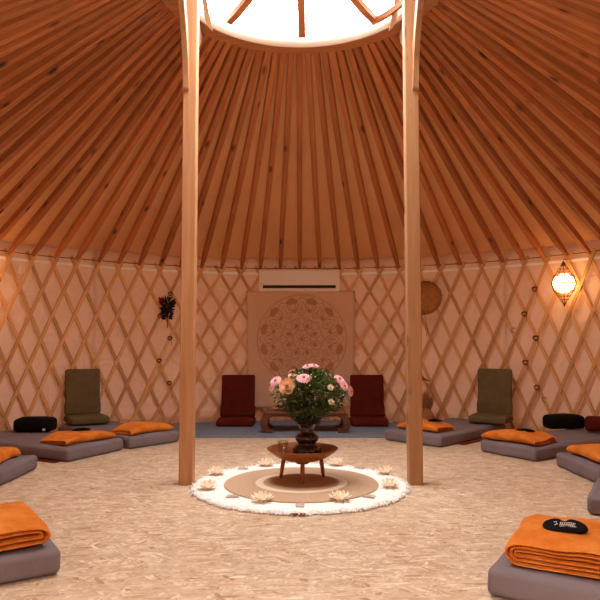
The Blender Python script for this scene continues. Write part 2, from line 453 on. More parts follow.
post(.922, -1, 'right tall square wooden post standing beside the white round rug')

# ------------------------------------------------------------------ centre rugs
bm = bmesh.new(); n = 160
prof = [(0,.0),(.8,0),(.845,.004)]
lathe(bm, [(0,.001),(.82,.001),(.845,.006),(.838,.016),(.80,.022),(.62,.022),(0,.022)], 128, wob=lambda i, z: 1+.012*math.sin(i*1.7)+.008*math.sin(i*3.9)); fixn(bm)
wr = link('round_rug', bm, M['wool'], None, True)
tag(wr, 'white round wool rug with shaggy fringe lying between the two posts', 'rug')
bm = bmesh.new()
for k in range(1500):
    a = rnd.uniform(0, 2*PI); r0 = rnd.uniform(.78, .85); L = rnd.uniform(.015, .045); a2 = a + rnd.uniform(-.5, .5)
    p = Vector((r0*math.cos(a), r0*math.sin(a), .012)); d = Vector((math.cos(a2), math.sin(a2), 0))
    s = Vector((-d.y, d.x, 0))*rnd.uniform(.003, .006); h = rnd.uniform(.003, .014)
    m1 = p + d*L*.5 + Vector((0,0,h)); e = p + d*L + Vector((0,0,-.008))
    vs = [bm.verts.new(q) for q in (p-s, p+s, m1+s, m1-s, e)]
    bm.faces.new((vs[0], vs[1], vs[2], vs[3])); bm.faces.new((vs[3], vs[2], vs[4]))
tag(link('fringe', bm, M['wool'], wr), kind='stuff')
bm = bmesh.new()
for k in range(9):
    a = -PI/2 + rnd.uniform(-.09, .03); r0 = .845
    p = Vector((r0*math.cos(a), r0*math.sin(a), .012)); tube(bm, [p, p+Vector((rnd.uniform(-.02,.02), -.02, .008)), p+Vector((rnd.uniform(-.03,.03), -.04, -.004))], .003, 4)
fixn(bm); o = link('dark_tassels', bm, M['rope'], wr); o['label'] = 'dark brown tassels at the front edge'; o['kind'] = 'stuff'
def disc(name, r, z0, z1, mat, label, cat, holes=None):
    bm = bmesh.new(); lathe(bm, [(0,z0),(r-.004,z0),(r,(z0+z1)/2),(r-.004,z1),(0,z1)], 96); fixn(bm)
    return bm
bm = disc('', .605, .0225, .032, None, '', ''); jr = link('jute_rug', bm, M['jute'], None)
jr.location = (.01, -.01, 0)
tag(jr, 'round tan woven mat with a cream ring, lying under the bowl table', 'mat')
bm = bmesh.new(); lathe(bm, [(.30,.0322),(.36,.0322),(.362,.034),(.36,.0355),(.30,.0355),(.298,.034),(.30,.0322)], 96); fixn(bm); o = link('cream_band', bm, M['jwhite'], jr); o['label'] = 'cream woven band'

# bowl stand
bs = thing('bowl_stand', (.02,.05,0), 0, 'shallow brown wooden bowl table on three legs holding the dark flower vase', 'bowl stand')
bm = bmesh.new()
lathe(bm, [(0,.17),(.05,.17),(.055,.185),(.13,.198),(.2,.225),(.262,.266),(.281,.284),(.283,.292),(.276,.294),(.258,.282),(.2,.246),(.13,.218),(.06,.208),(0,.206)], 64, wob=lambda i, z: 1+.006*math.sin(i*.6)); fixn(bm)
link('bowl', bm, M['bowl'], bs, True)
for a, rr in ((math.radians(215+0), .16), (math.radians(325), .16), (math.radians(-92), .13)):
    pass
for (x0, y0), (x1, y1) in (((-.15,.085),(-.175,.10)), ((.15,.10),(.17,.12)), ((0,-.10),(0,-.125))):
    bm = bmesh.new(); tube(bm, [(x1,y1,.036),(x1,y1,.045),((x0+x1)/2,(y0+y1)/2,.13),(x0*.97,y0*.97,.212 if y0>0 else .205)], [.012,.0135,.017,.018], 14); fixn(bm); link('leg', bm, M['bowl'], bs, True)

# vase
vz = thing('vase', (.055,.05,.207), 0, 'dark glazed ribbed vase with stacked bulges standing in the wooden bowl', 'vase')
bm = bmesh.new()
def ribs(i, z): return 1 + (.045*math.cos(i*2*PI/6) if z < .1 else 0)
lathe(bm, [(0,.0),(.09,.0),(.103,.012),(.108,.04),(.107,.08),(.098,.1),(.075,.112),(.07,.125),(.088,.145),(.096,.165),(.09,.185),(.066,.2),(.056,.215),(.055,.24),(.064,.262),(.075,.275),(.08,.28),(.076,.283),(.064,.268),(.05,.24),(.05,.2),(0,.19)], 72, wob=ribs); fixn(bm)
link('vase_body', bm, M['vase'], vz, True)

# drinking glass beside the vase
gl = bmesh.new(); lathe(gl, [(0,0),(.03,0),(.032,.004),(.044,.125),(.042,.125),(.0305,.008),(0,.008)], 32); fixn(gl)
g = link('drinking_glass', gl, M['glass'], None, True); g.location = (-.135, .03, .224); tag(g, 'small clear glass tumbler standing in the bowl left of the vase', 'glass')

# bouquet
bq = thing('bouquet', (.065,.05,.47), 0, 'full bouquet of pink and peach flowers with dark green leaves in the vase', 'bouquet')
bm = bmesh.new(); tips = []
C = Vector((.03, 0, .235))
for k in range(64):
    a = rnd.uniform(0, 2*PI); e = rnd.uniform(-.35, 1.45)
    d = Vector((math.cos(a)*math.cos(e)*.30, math.sin(a)*math.cos(e)*.25, math.sin(e)*.20))
    tip = C + d*rnd.uniform(.75, 1.0); tips.append(tip)
    b0 = Vector((rnd.uniform(-.025,.005), rnd.uniform(-.015,.015), -.03)); mid = (b0+tip)/2 + Vector((-d.x*.25, -d.y*.25, .02))
    tube(bm, [b0, Vector((b0.x*1.5-.005, b0.y*1.5, .03)), mid, tip], .0028, 4)
fixn(bm); link('stems', bm, M['stem'], bq, True)
def leafq(bm, p, d, up, L, W):
    d = d.normalized(); s = d.cross(up).normalized(); u = s.cross(d)
    pts = [(0,0,0),(.3,.45,.05),(.65,.42,.04),(1,0,-.08),(.65,-.42,.04),(.3,-.45,.05)]
    mid = [(.3,0,0),(.65,0,-.02)]
    V = [bm.verts.new(p + d*L*a + s*W*b + u*L*c) for a, b, c in pts]; Mv = [bm.verts.new(p + d*L*a + u*L*c) for a, b, c in mid]
    for f in ((V[0],V[1],Mv[0]),(V[1],V[2],Mv[1],Mv[0]),(V[2],V[3],Mv[1]),(V[0],Mv[0],V[5]),(V[5],Mv[0],Mv[1],V[4]),(V[4],Mv[1],V[3])): bm.faces.new(f)
bm = bmesh.new()
for k in range(3300):
    a = rnd.uniform(0, 2*PI); e = rnd.uniform(-.7, 1.5); q = rnd.uniform(.45, 1.0)
    d = Vector((math.cos(a)*math.cos(e)*.305, math.sin(a)*math.cos(e)*.26, math.sin(e)*.205))
    taper = 1 if e > -.2 else .85
    p = C + Vector((d.x*taper, d.y*taper, d.z))*q
    if p.z < .03: continue
    dd = d.normalized() + Vector((rnd.uniform(-.9,.9), rnd.uniform(-.9,.9), rnd.uniform(-.7,.9)))
    L = rnd.uniform(.022, .045); leafq(bm, p, dd, Vector((rnd.uniform(-1,1), rnd.uniform(-1,1), 1)), L, L*.5)
for k in range(650):   # collar of leaves over the vase mouth
    a = rnd.uniform(0, 2*PI); z = rnd.uniform(.0, .14); rr = .05 + z*1.35*rnd.uniform(.3, 1)
    p = Vector((rr*math.cos(a), rr*math.sin(a), z)); leafq(bm, p, Vector((math.cos(a), math.sin(a), rnd.uniform(-.2,1.4))), Vector((0,0,1)), .045, .016)
tag(link('foliage', bm, M['leaf'], bq), kind='stuff')
def daisy(c, nrm, r, mat, name='pink_flower', label=None, layers=3):
    bm = bmesh.new(); nrm = Vector(nrm).normalized()
    x = nrm.cross(Vector((.3,.9,.2))).normalized(); y = nrm.cross(x)
    for L in range(layers):
        m = 16; rr = r*(1-.24*L)
        for i in range(m):
            a = 2*PI*(i+.5*L)/m; d = x*math.cos(a) + y*math.sin(a); s = x*-math.sin(a) + y*math.cos(a)
            h = .08+.22*L
            P = [Vector((0,0,0)), d*rr*.5 + s*rr*.17 + nrm*rr*h*.8, d*rr*.92 + s*rr*.13 + nrm*rr*h, d*rr + nrm*rr*h*.9, d*rr*.92 - s*rr*.13 + nrm*rr*h, d*rr*.5 - s*rr*.17 + nrm*rr*h*.8]
            bm.faces.new([bm.verts.new(q) for q in P])
    o = link(name, bm, mat, bq); o.location = Vector(c) + nrm*.02
    if label: o['label'] = label
    bm = bmesh.new(); bmesh.ops.create_icosphere(bm, subdivisions=2, radius=r*.2); bmesh.ops.translate(bm, vec=nrm*r*.3, verts=bm.verts)
    link('flower_centre', bm, M['yolk'], o, True)
def rose(c, nrm, r, mat, name, label):
    bm = bmesh.new(); nrm = Vector(nrm).normalized(); x = nrm.cross(Vector((.3,.2,.9))).normalized(); y = nrm.cross(x)
    for L in range(6):
        m = 4 if L < 3 else 5; rr = r*(.16+.168*L); hh = r*(.95-.09*L)
        for i in range(m):
            a0 = 2*PI*(i+.37*L)/m; V = []; wd = .40 if L < 3 else .34
            for u in range(5):
                a = a0 + (u-2)*wd; q = abs(u-2)/2
                V.append([bm.verts.new((x*math.cos(a)+y*math.sin(a))*rr*(.30+.66*(v/3)+(.16-.22*q*q)*(v == 3)) + nrm*(hh*(v/3)**.8*(1-.18*q*q*(v == 3)) - .5*r)) for v in range(4)])
            for u in range(4):
                for v in range(3): bm.faces.new((V[u][v], V[u+1][v], V[u+1][v+1], V[u][v+1]))
    o = link(name, bm, mat, bq, False); o.location = Vector(c) + nrm*.022; o['label'] = label
# positions relative to the bouquet origin
for (x, z, y, r_, nv) in ((-.245,.345,-.12,.050,(-.4,-.6,.7)),(-.27,.295,-.06,.036,(-.8,-.5,.3)),(-.035,.365,-.17,.062,(0,-.55,.85)),
                          (.0,.45,-.05,.045,(-.2,-.3,1)),(.045,.455,0,.04,(.2,-.3,1)),(.235,.355,-.09,.05,(.4,-.5,.7)),
                          (.265,.315,-.13,.046,(.6,-.6,.4)),(.315,.275,-.08,.045,(.9,-.5,.1)),(.205,.345,.08,.04,(.3,.2,1)),(-.12,.40,.12,.045,(-.3,.3,1)),(.1,.37,.18,.045,(.2,.7,.7))):
    daisy((x, y, z), nv, r_, M['pink'])
rose((-.165,-.16,.318), (-.15,-1,.35), .062, M['peach'], 'rose', 'large peach rose')
rose((-.115,-.05,.375), (-.1,-.6,.8), .045, M['peach'], 'rose', 'smaller peach rose')
for (x, z, y) in ((.165,.31,-.19),(.17,.20,-.20),(.265,.22,-.10)):
    rose((x, y, z), (.3,-1,.4), .024, M['cream'], 'flower_bud', 'small cream bud')
bm = bmesh.new()
for k in range(110):
    a = rnd.uniform(0, 2*PI); e = rnd.uniform(-.3, 1.4); p = C + Vector((math.cos(a)*math.cos(e)*.295, math.sin(a)*math.cos(e)*.26, math.sin(e)*.2))
    bmesh.ops.create_icosphere(bm, subdivisions=1, radius=rnd.uniform(.004,.008), matrix=Matrix.Translation(p))
o = link('filler_blossoms', bm, M['cream'], bq, True); o['kind'] = 'stuff'; o['label'] = 'tiny cream filler blossoms'

# lotus candle holders
def lotus_proto():
    t = thing('lotus_candle_holder', (0,0,0), 0, 'x', 'candle holder', 'lotus candle holders standing on the white round rug')
    for L, (m, r0, el, ln) in enumerate(((9, .024, .12, .072), (8, .020, .55, .068), (7, .014, .95, .058))):
        for i in range(m):
            a = 2*PI*(i+.5*L)/m; bm = bmesh.new(); V = []
            for u in range(6):
                f = u/5; w = .017*math.sin(PI*min(.97, .12+.86*f))**.8*(1.0 if L < 2 else .85)
                rr = r0 + ln*f*math.cos(el+.35*f); zz = .014 + ln*f*math.sin(el+.25*f)
                V.append([bm.verts.new((rr*math.cos(a) - s*w*math.sin(a), rr*math.sin(a) + s*w*math.cos(a), zz + .25*w*abs(s))) for s in (-1, 0, 1)])
            for A, B in zip(V, V[1:]):
                for s in (0, 1): bm.faces.new((A[s], A[s+1], B[s+1], B[s]))
            link('petal', bm, M['shell'], t, True)
    bm = bmesh.new(); lathe(bm, [(0,0),(.03,0),(.034,.006),(.028,.014),(0,.014)], 20); fixn(bm); link('base', bm, M['shell'], t, True)
    bm = bmesh.new(); lathe(bm, [(0,.015),(.017,.015),(.018,.03),(.015,.03),(0,.026)], 16); fixn(bm); link('tealight_cup', bm, M['tin'], t, True)
    bm = bmesh.new(); lathe(bm, [(0,.027),(.005,.031),(.006,.037),(.003,.046),(0,.052)], 10); fixn(bm); link('flame', bm, M['wax'], t, True)
    return t
def dup(root, loc, rz, label=None, group=None):
    r = root.copy(); COL.objects.link(r); r.location = loc; r.rotation_euler = (0,0,rz)
    if label: r['label'] = label
    if group: r['group'] = group
    for ch in list(root.children):
        c = ch.copy(); COL.objects.link(c); c.parent = r
        for g_ in list(ch.children):
            d = g_.copy(); COL.objects.link(d); d.parent = c
    return r
lp = lotus_proto()
spots = [(-.265,-.565,'front left of the bowl table'),(.283,-.54,'front right of the bowl table'),(.69,-.14,'at the right end of the rug, nearest the right post'),
         (.72,.36,'at the right rear of the rug, behind another one'),(.318,.72,'at the back of the rug, right behind the wooden bowl'),(-.303,.70,'at the back of the rug, left behind the wooden bowl'),
         (-.70,.33,'at the left rear of the rug, near the left post'),(-.70,-.20,'at the left end of the rug, nearest the picture front')]
for i, (x, y, w) in enumerate(spots):
    lb = 'white lotus candle holder ' + w
    if i == 0: lp.location = (x, y, .022); lp['label'] = lb
    else: dup(lp, (x, y, .022), i*.7, lb)
def stonep(x, y, rz, label, s=1):
    bm = bmesh.new(); prism(bm, [(-.045,0),(.04,0),(.052,.0),(.05,.01),(.02,.013),(-.03,.012),(-.05,.006)], -.03, .03)
    for v in bm.verts: v.co.x *= s*(1 - .25*(v.co.y > 0)); v.co.y *= s
    bmesh.ops.bevel(bm, geom=list(bm.edges), offset=.003, segments=1, affect='EDGES'); fixn(bm)
    o = link('flat_stone', bm, M['stone']); o.location = (x, y, .0225); o.rotation_euler = (0,0,rz)
    tag(o, label, 'stone', 'flat pale stones on the white rug')
stonep(-.505,.56,.2,'flat pale grey stone at the left rear of the white rug')
stonep(-.49,-.44,.15,'flat pale grey stone at the left front of the white rug')
stonep(.0,-.68,1.55,'flat pale grey stone on the front rim of the white rug, below the bowl table')
stonep(.50,-.44,-.5,'flat pale grey stone at the right front of the white rug')
stonep(.53,.60,-.6,'flat pale grey stone at the right rear of the white rug')

# ------------------------------------------------------------------ mattresses, blankets
MH = .13
def soft_box(L, W, H, seed, bev=.035):
    bm = bmesh.new(); box(bm, (L/2, 0, H/2), (L, W, H), bev, 4)
    bmesh.ops.subdivide_edges(bm, edges=[e for e in bm.edges if e.calc_length() > .2], cuts=14, use_grid_fill=True)
    for v in bm.verts:
        x, y, z = v.co
        top = max(0, z/H)
        v.co.z += top*(.008*nz(x*3, y*3, seed) + .004*nz(x*9, y*9, seed))
        v.co.x += .008*nz(y*5, z*8, seed+3)*1; v.co.y += .010*nz(x*4, z*9, seed+7)
        # sides belly slightly
        if .02 < z < H-.02: v.co.y += .006*(1 if y > 0 else -1)
        v.co.z = max(v.co.z, 0.0005)
    fixn(bm); return bm
def bed(x, y, adeg, L, W, label, zoff=0):
    bm = soft_box(L, W, MH, x*3.1+y)
    o = link('mattress', bm, M['matt'], None, True); a = math.radians(adeg)
    o.location = (x, y, zoff); o.rotation_euler = (0,0,a)
    tag(o, label, 'mattress', 'grey mattresses around the floor')
    return o
def corner(cx, cy, adeg, W, side):
    """inner-end middle from one inner corner; side +1 when the corner is on the right of the outward direction"""
    a = math.radians(adeg); return cx - side*math.sin(a)*W/2, cy + side*math.cos(a)*W/2
L1 = corner(-1.17,-1.90,213,.7,-1); R1 = corner(.84,-2.17,-32,.7,1)
beds = {
 'L1': (L1[0], L1[1], 212, 1.8, .70, 'grey mattress in the left front corner, cut by the lower left picture edge'),
 'L2': (-2.345, .335, 180, 1.62, .70, 'grey mattress at the left picture edge, second from the front, under a rounded orange blanket'),
 'L3': (-2.01, 1.30, 153.5, 1.6, .76, 'wide grey mattress on the left holding the black bolster and an orange blanket'),
 'L4': (-1.57, 1.92, 139, 1.5, .66, 'grey mattress under the left olive floor chair, near the left post'),
 'R4': (1.23, 2.03, 46, 1.5, .74, 'grey mattress under the right olive floor chair, its end behind the right post'),
 'R3': (2.03, 1.27, 33, 1.55, .66, 'grey mattress on the right holding the black bolster and an orange blanket'),
 'R2': (2.35, .43, 2, 1.62, .76, 'grey mattress at the right picture edge, third from the front on its side'),
 'R1b': (2.07,-.52, -30, 1.55, .70, 'grey mattress showing only one corner at the right picture edge above the nearest blanket'),
 'R1': (R1[0], R1[1], -32, 1.75, .70, 'grey mattress in the right front corner, carrying the black eye mask with white print'),
}
for k, (x, y, a, L, W, lb) in beds.items(): bed(x, y, a, L, W, lb)

def blanket_mesh(U, V, H, seed, puff=.012, nl=3, thick=.40, end=.38):
    """folded throw: nested U folds, the closed fold at u=0, open at u=U; v across"""
    bm = bmesh.new(); t = H/(2*nl+.35); seg = 26
    for q in range(nl):
        rad = H/2 - t*(q+.5) - .0015
        u_in = H/2
        path = []
        Uq = U - .012*q - .01*math.sin(seed+q*2)
        for i in range(11): path.append((Uq + (u_in-Uq)*i/10, H/2 - rad))
        for i in range(1, 12):
            a = -PI/2 - PI*i/12; path.append((u_in + rad*math.cos(a)*(1.05), H/2 + rad*math.sin(a)))
        for i in range(11): path.append((u_in + (Uq-u_in)*i/10, H/2 + rad))
        rows = []
        for k in range(seg+1):
            f = k/seg; v = (f-.5)*(V - .01*q)
            edge = min(1, min(f, 1-f)/.06); et = t*thick*math.sqrt(max(.12, 1-(1-edge)**2))
            ins, outs = [], []
            for i, (u, z) in enumerate(path):
                a_, b_ = path[max(i-1, 0)], path[min(i+1, len(path)-1)]
                d = Vector((b_[0]-a_[0], b_[1]-a_[1])).normalized(); nn = Vector((-d.y, d.x))
                hh = z/H
                dz = -z*(end*abs(2*f-1)**3 + .25*max(0,u/U)**4) + hh*(1.6*puff*nz(u*4.5+seed, v*4.5, q*.2) + .5*puff*nz(u*11, v*11, seed)) + hh*.022*math.sin(PI*f)
                dv = .03*nz(u*5, z*10, seed+5+k//13) + .004*math.sin(z*140+seed)
                du = .035*nz(v*4, z*9, seed+9)
                skew = .02*(hh-.5)*math.sin(seed)
                for lst, sg in ((ins, -1), (outs, 1)):
                    lst.append(bm.verts.new((u + du + nn.x*et*sg, v + dv*(1 if k else 1) + skew, max(.001, z + dz + nn.y*et*sg))))
            rows.append((ins, outs))
        m = len(path)
        for (a0, b0), (a1, b1) in zip(rows, rows[1:]):
            for i in range(m-1):
                bm.faces.new((a0[i], a0[i+1], a1[i+1], a1[i])); bm.faces.new((b0[i], b1[i], b1[i+1], b0[i+1]))
            bm.faces.new((a0[0], a1[0], b1[0], b0[0])); bm.faces.new((a0[m-1], b0[m-1], b1[m-1], a1[m-1]))
        for (A, B) in (rows[0], rows[-1]):
            for i in range(m-1): bm.faces.new((A[i], A[i+1], B[i+1], B[i]))
    fixn(bm); return bm
def blanket(bed_key, du, dv, U, V, H, rot, label, seed, **kw):
    x, y, a, L, W, _ = beds[bed_key]; a = math.radians(a)
    X = x + du*math.cos(a) - dv*math.sin(a); Y = y + du*math.sin(a) + dv*math.cos(a)
    o = link('folded_blanket', blanket_mesh(U, V, H, seed, **kw), M['blanket'], None, True)
    o.location = (X, Y, MH+.004); o.rotation_euler = (0, 0, a + math.radians(rot))
    md = o.modifiers.new('smooth', 'SUBSURF'); md.levels = 1; md.render_levels = 1
    tag(o, label, 'blanket', 'folded orange blankets on the mattresses'); return o
blanket('L1', .05, .0, .62, .58, .125, 4, 'folded orange blanket at the lower left picture edge, showing its rolled fold', 1.3, nl=2, thick=.36, end=.12)
blanket('L2', .10, .0, .50, .50, .085, 0, 'rounded orange blanket at the left picture edge, behind the nearest left one', 2.1)
blanket('L3', .06, .0, .42, .62, .075, -6, 'folded orange blanket in front of the left black bolster', 3.7)
blanket('L4', .06, .0, .36, .58, .085, 3, 'folded orange blanket close to the left post', 4.4)
blanket('R4', .12, .02, .36, .54, .080, -4, 'folded orange blanket partly behind the right post', 5.2)
blanket('R3', .05, .02, .42, .62, .085, 5, 'folded orange blanket in front of the right black bolster', 6.6)
blanket('R2', .08, .0, .50, .60, .095, 2, 'folded orange blanket at the right picture edge, between a nearer and a farther mattress', 7.9)
blanket('R1', .06, -.0, .66, .56, .125, 2, 'large folded orange blanket in the right front corner, under the printed eye mask', 9.1, thick=.34, end=.10)

# sleep masks
def mask(loc, rz, label, s=1, printed=False, tilt=(0,0)):
    t = thing('eye_mask', loc, rz, label, 'eye mask', 'black eye masks on the blankets'); t.rotation_euler = (tilt[0], tilt[1], rz)
    pts = []
    for i in range(48):
        a = 2*PI*i/48; x = .1*math.cos(a); y = (.058 if printed else .045)*math.sin(a)*(1+.12*math.cos(2*a))
        if math.sin(a) < 0: y += .030*math.exp(-(x/.02)**2)
        pts.append((x*s, y*s))
    bm = bmesh.new(); n = len(pts); lev = [(.0, .96), (.004, 1.0), (.010, .97), (.013, .85)]
    rings = [[bm.verts.new((x*f, y*f, z + .012*(1-(x/.1/s)**2)*1.0*(1 if z > .003 else .0))) for x, y in pts] for z, f in lev]
    for a, b in zip(rings, rings[1:]):
        for i in range(n):
            j = (i+1) % n; bm.faces.new((a[i], a[j], b[j], b[i]))
    top = bm.verts.new((0, .008, .0265)); bot = bm.verts.new((0,.008,0))
    for i in range(n):
        j = (i+1) % n; bm.faces.new((rings[-1][i], rings[-1][j], top)); bm.faces.new((rings[0][j], rings[0][i], bot))
    fixn(bm); link('pad', bm, M['black'], t, True)
    bm = bmesh.new(); bar(bm, [(-.092*s,0,.006),(-.085*s,-.02*s,.002),(-.04*s,-.03*s,.001),(.04*s,-.03*s,.001),(.085*s,-.02*s,.002),(.092*s,0,.006)], [(0,0,1)]*6, .016*s, .003); fixn(bm)
    link('strap', bm, M['black'], t)
    if printed:
        bm = bmesh.new()
        def st(pts): tube(bm, [(-x*1.1, -y*1.1+.01, .0262 - 1.2*(x*x) - 1.5*(y*y)) for x, y in pts], .0013, 5)
        st([(-.045,.018),(-.032,.022),(-.040,-.004)]); st([(-.046,-.004),(-.03,.004)])
        for k in range(7):
            x0 = -.022+.0085*k; st([(x0-.003,-.008),(x0+.003,.012)]); st([(x0+.003,.012),(x0+.004,-.008),(x0+.007,-.004)])
        st([(-.026,-.013),(.04,-.011)]); st([(-.02,.016),(.02,.018),(.042,.012)])
        fixn(bm); o = link('printed_lettering', bm, M['white'], t); o['label'] = 'white script print'
def on_bed(k, du, dv, z):
    x, y, a, L, W, _ = beds[k]; a = math.radians(a)
    return (x + du*math.cos(a) - dv*math.sin(a), y + du*math.sin(a) + dv*math.cos(a), z)
mask((1.235, -2.09, MH+.150), PI-.22, 'black eye mask with white script print on the nearest right blanket', 1.0, True, (-.30,0))
mask(on_bed('L1', .50, -.05, MH+.130), .3, 'black eye mask at the left picture edge, on the nearest left blanket', .95)
mask(on_bed('L3', .34, -.12, MH+.088), .5, 'black eye mask on the blanket beside the left black bolster', .95)
mask(on_bed('R3', .28, -.02, MH+.100), -.4, 'black eye mask on the blanket beside the right black bolster', .95)
mask(on_bed('R4', .36, -.08, MH+.095), -.3, 'black eye mask on the blanket beside the right post', .8)

# black bolsters
def bolster(x, y, rz, W, D, H, label, tagw):
    t = thing('bolster_cushion', (x, y, MH+.006), rz, label, 'bolster', 'black bolster cushions on the mattresses')
    bm = bmesh.new(); box(bm, (0,0,H/2), (W, D, H), .045, 4)
    bmesh.ops.subdivide_edges(bm, edges=[e for e in bm.edges if e.calc_length() > .1], cuts=6, use_grid_fill=True)
    for v in bm.verts:
        v.co.z += (v.co.z/H)*(.012*math.cos(v.co.x/W*PI) + .006*nz(v.co.x*7, v.co.y*7, x)); v.co.z = max(v.co.z, 0)
    fixn(bm); link('cover', bm, M['black'], t, True)
    if tagw:
        bm = bmesh.new(); box(bm, (W*.3,-D/2-.004,.03), (.03,.004,.022)); o = link('care_tag', bm, M['white'], t); o['label'] = 'small white tag'
bolster(-2.95, 2.08, .06, .43, .22, .145, 'black bolster cushion on the left mattress, with a small white tag', True)
bolster(3.03, 2.30, .1, .44, .2, .15, 'black bolster cushion on the right mattress against the lattice', False)
bm = bmesh.new(); box(bm, (0,0,.09), (.3,.12,.17), .05, 4); fixn(bm)
o = link('red_cushion', bm, M['red'], None, True); o.location = (3.29, 1.97, MH+.007); o.rotation_euler = (0,0,-.4); tag(o, 'dark red cushion at the right picture edge below the lattice, right of the black bolster', 'cushion')
# thin dark red floor mats peeking out beside two of the beds
for px, py, rz, lb in ((-2.56, 1.10, math.radians(153.5), 'dark red mat showing between the two grey mattresses on the left'), (1.99, 2.20, math.radians(46), 'dark red mat showing between the two grey mattresses on the right')):
    bm = bmesh.new(); box(bm, (0,0,.003), (.62,.07,.006), .002, 1); o = link('floor_mat', bm, M['redrug'])
    o.location = (px, py, 0); o.rotation_euler = (0,0,rz); tag(o, lb, 'mat')

# blue-grey rug at the back
bm = bmesh.new()
xs = [(-1.75 + 3.1*i/40) for i in range(41)]
pf = [(x, 2.47) for x in xs]; 
poly = [(-1.52,2.47),(1.10,2.47),(1.42,2.84),(1.70,3.14),(1.82,3.40)] + [polar(4.02, math.radians(a))[:2] for a in range(25, -29, -3)] + [(-2.02,3.3),(-2.04,3.05),(-1.80,2.76)]
vs = [bm.verts.new((x, y, 0.001)) for x, y in poly]; f = bm.faces.new(vs); r = bmesh.ops.extrude_face_region(bm, geom=[f])
bmesh.ops.translate(bm, vec=(0,0,.012), verts=[v for v in r['geom'] if isinstance(v, bmesh.types.BMVert)]); fixn(bm)
tag(link('blue_rug', bm, M['blue']), 'blue-grey rug under the low table and the red floor chairs', 'rug')

# ------------------------------------------------------------------ floor chairs
def floor_chair(x, y, z, rz, mat, label, group, H=.60, W=.46, wr=False, lean=12):
    t = thing('floor_chair', (x, y, z), rz, label, 'floor chair', group)   # faces local -y
    bm = bmesh.new(); box(bm, (0,-.19,.045), (W+.03,.44,.085), .028, 4)
    bmesh.ops.subdivide_edges(bm, edges=[e for e in bm.edges if e.calc_length() > .2], cuts=6, use_grid_fill=True)
    for v in bm.verts: v.co.z = max(0, v.co.z + (v.co.z/.09)*(.010*math.cos(v.co.x*3.1)*math.cos((v.co.y+.22)*3) - .004 + .005*nz(v.co.x*6, v.co.y*6, x)))
    fixn(bm); link('seat', bm, mat, t, True)
    bm = bmesh.new(); box(bm, (0,0,H/2), (W, .065, H), .024, 4)
    bmesh.ops.subdivide_edges(bm, edges=[e for e in bm.edges if e.calc_length() > .2], cuts=10, use_grid_fill=True)
    for v in bm.verts:
        v.co.y += .012*nz(v.co.x*4, v.co.z*5, x+2) + (.008*math.sin(v.co.z*36) * (1 if v.co.z < .28 else .0) if wr else 0)
        if v.co.z < .12: v.co.x *= 1.04
    bmesh.ops.transform(bm, matrix=Matrix.Translation((0,.0,.085)) @ Matrix.Rotation(math.radians(-lean), 4, 'X'), verts=bm.verts)
    fixn(bm); link('backrest', bm, mat, t, True)
floor_chair(-.855, 3.72, .013, .0, M['red'], 'dark red floor chair left of the low table', 'dark red floor chairs on the blue-grey rug', .575)
floor_chair(.925, 3.72, .013, -.02, M['red'], 'dark red floor chair right of the low table', 'dark red floor chairs on the blue-grey rug', .575)
floor_chair(-2.70, 2.90, MH+.012, math.radians(32), M['olive'], 'olive floor chair on the left mattress in front of the lattice', 'olive floor chairs on the mattresses', .56, .42, True, 6)
floor_chair(2.44, 2.97, MH+.012, math.radians(-30), M['olive'], 'olive floor chair on the right mattress in front of the lattice', 'olive floor chairs on the mattresses', .56, .42, True, 6)

# ------------------------------------------------------------------ low table
lt = thing('low_table', (.065,3.02,.013), 0, 'low dark wooden table with curled legs behind the bouquet', 'low table')
bm = bmesh.new(); box(bm, (0,0,.245), (.98,.52,.03), .008, 2); link('tabletop', bm, M['table'], lt)
bm = bmesh.new(); box(bm, (0,0,.212), (.84,.42,.036), .006, 1); link('apron', bm, M['table'], lt)
cl = [(.47,.232),(.515,.21),(.545,.17),(.552,.11),(.54,.055),(.51,.018),(.47,.002),(.40,.002),(.40,.025),(.43,.04),(.455,.06),(.465,.09),(.462,.14),(.44,.175),(.40,.195),(.36,.232)]
for sx in (-1, 1):
    for sy in (-1, 1):
        bm = bmesh.new(); prism(bm, [(sx*a, b) for a, b in cl], sy*.17, sy*.25); fixn(bm)
        bmesh.ops.bevel(bm, geom=list(bm.edges), offset=.004, segments=1, affect='EDGES'); link('leg', bm, M['table'], lt)
for sx, lb, mt in ((-.31, 'shallow cream dish holding dried sprigs on the left of the low table', 'skinc'), (.33, 'shallow cream dish on the right of the low table', 'skinc')):
    bm = bmesh.new(); lathe(bm, [(0,0),(.05,0),(.07,.012),(.105,.024),(.1,.027),(.065,.018),(0,.01)], 36); fixn(bm)
    o = link('shallow_dish', bm, M[mt], None, True); o.location = (.065+sx, 2.95, .2735); tag(o, lb, 'dish')
bm = bmesh.new()
for k in range(46):
    a = rnd.uniform(0, 2*PI); r_ = rnd.uniform(0, .05); leafq(bm, Vector((r_*math.cos(a), r_*math.sin(a), .02+rnd.uniform(0,.02))), Vector((math.cos(a), math.sin(a), rnd.uniform(.2,1.2))), Vector((0,0,1)), .05, .018)
o = link('dried_sprigs', bm, M['dgreen']); o.location = (-.245, 2.95, .2735); tag(o, 'dark dried sprigs lying in the left dish on the low table', 'dried plant', kind='stuff')

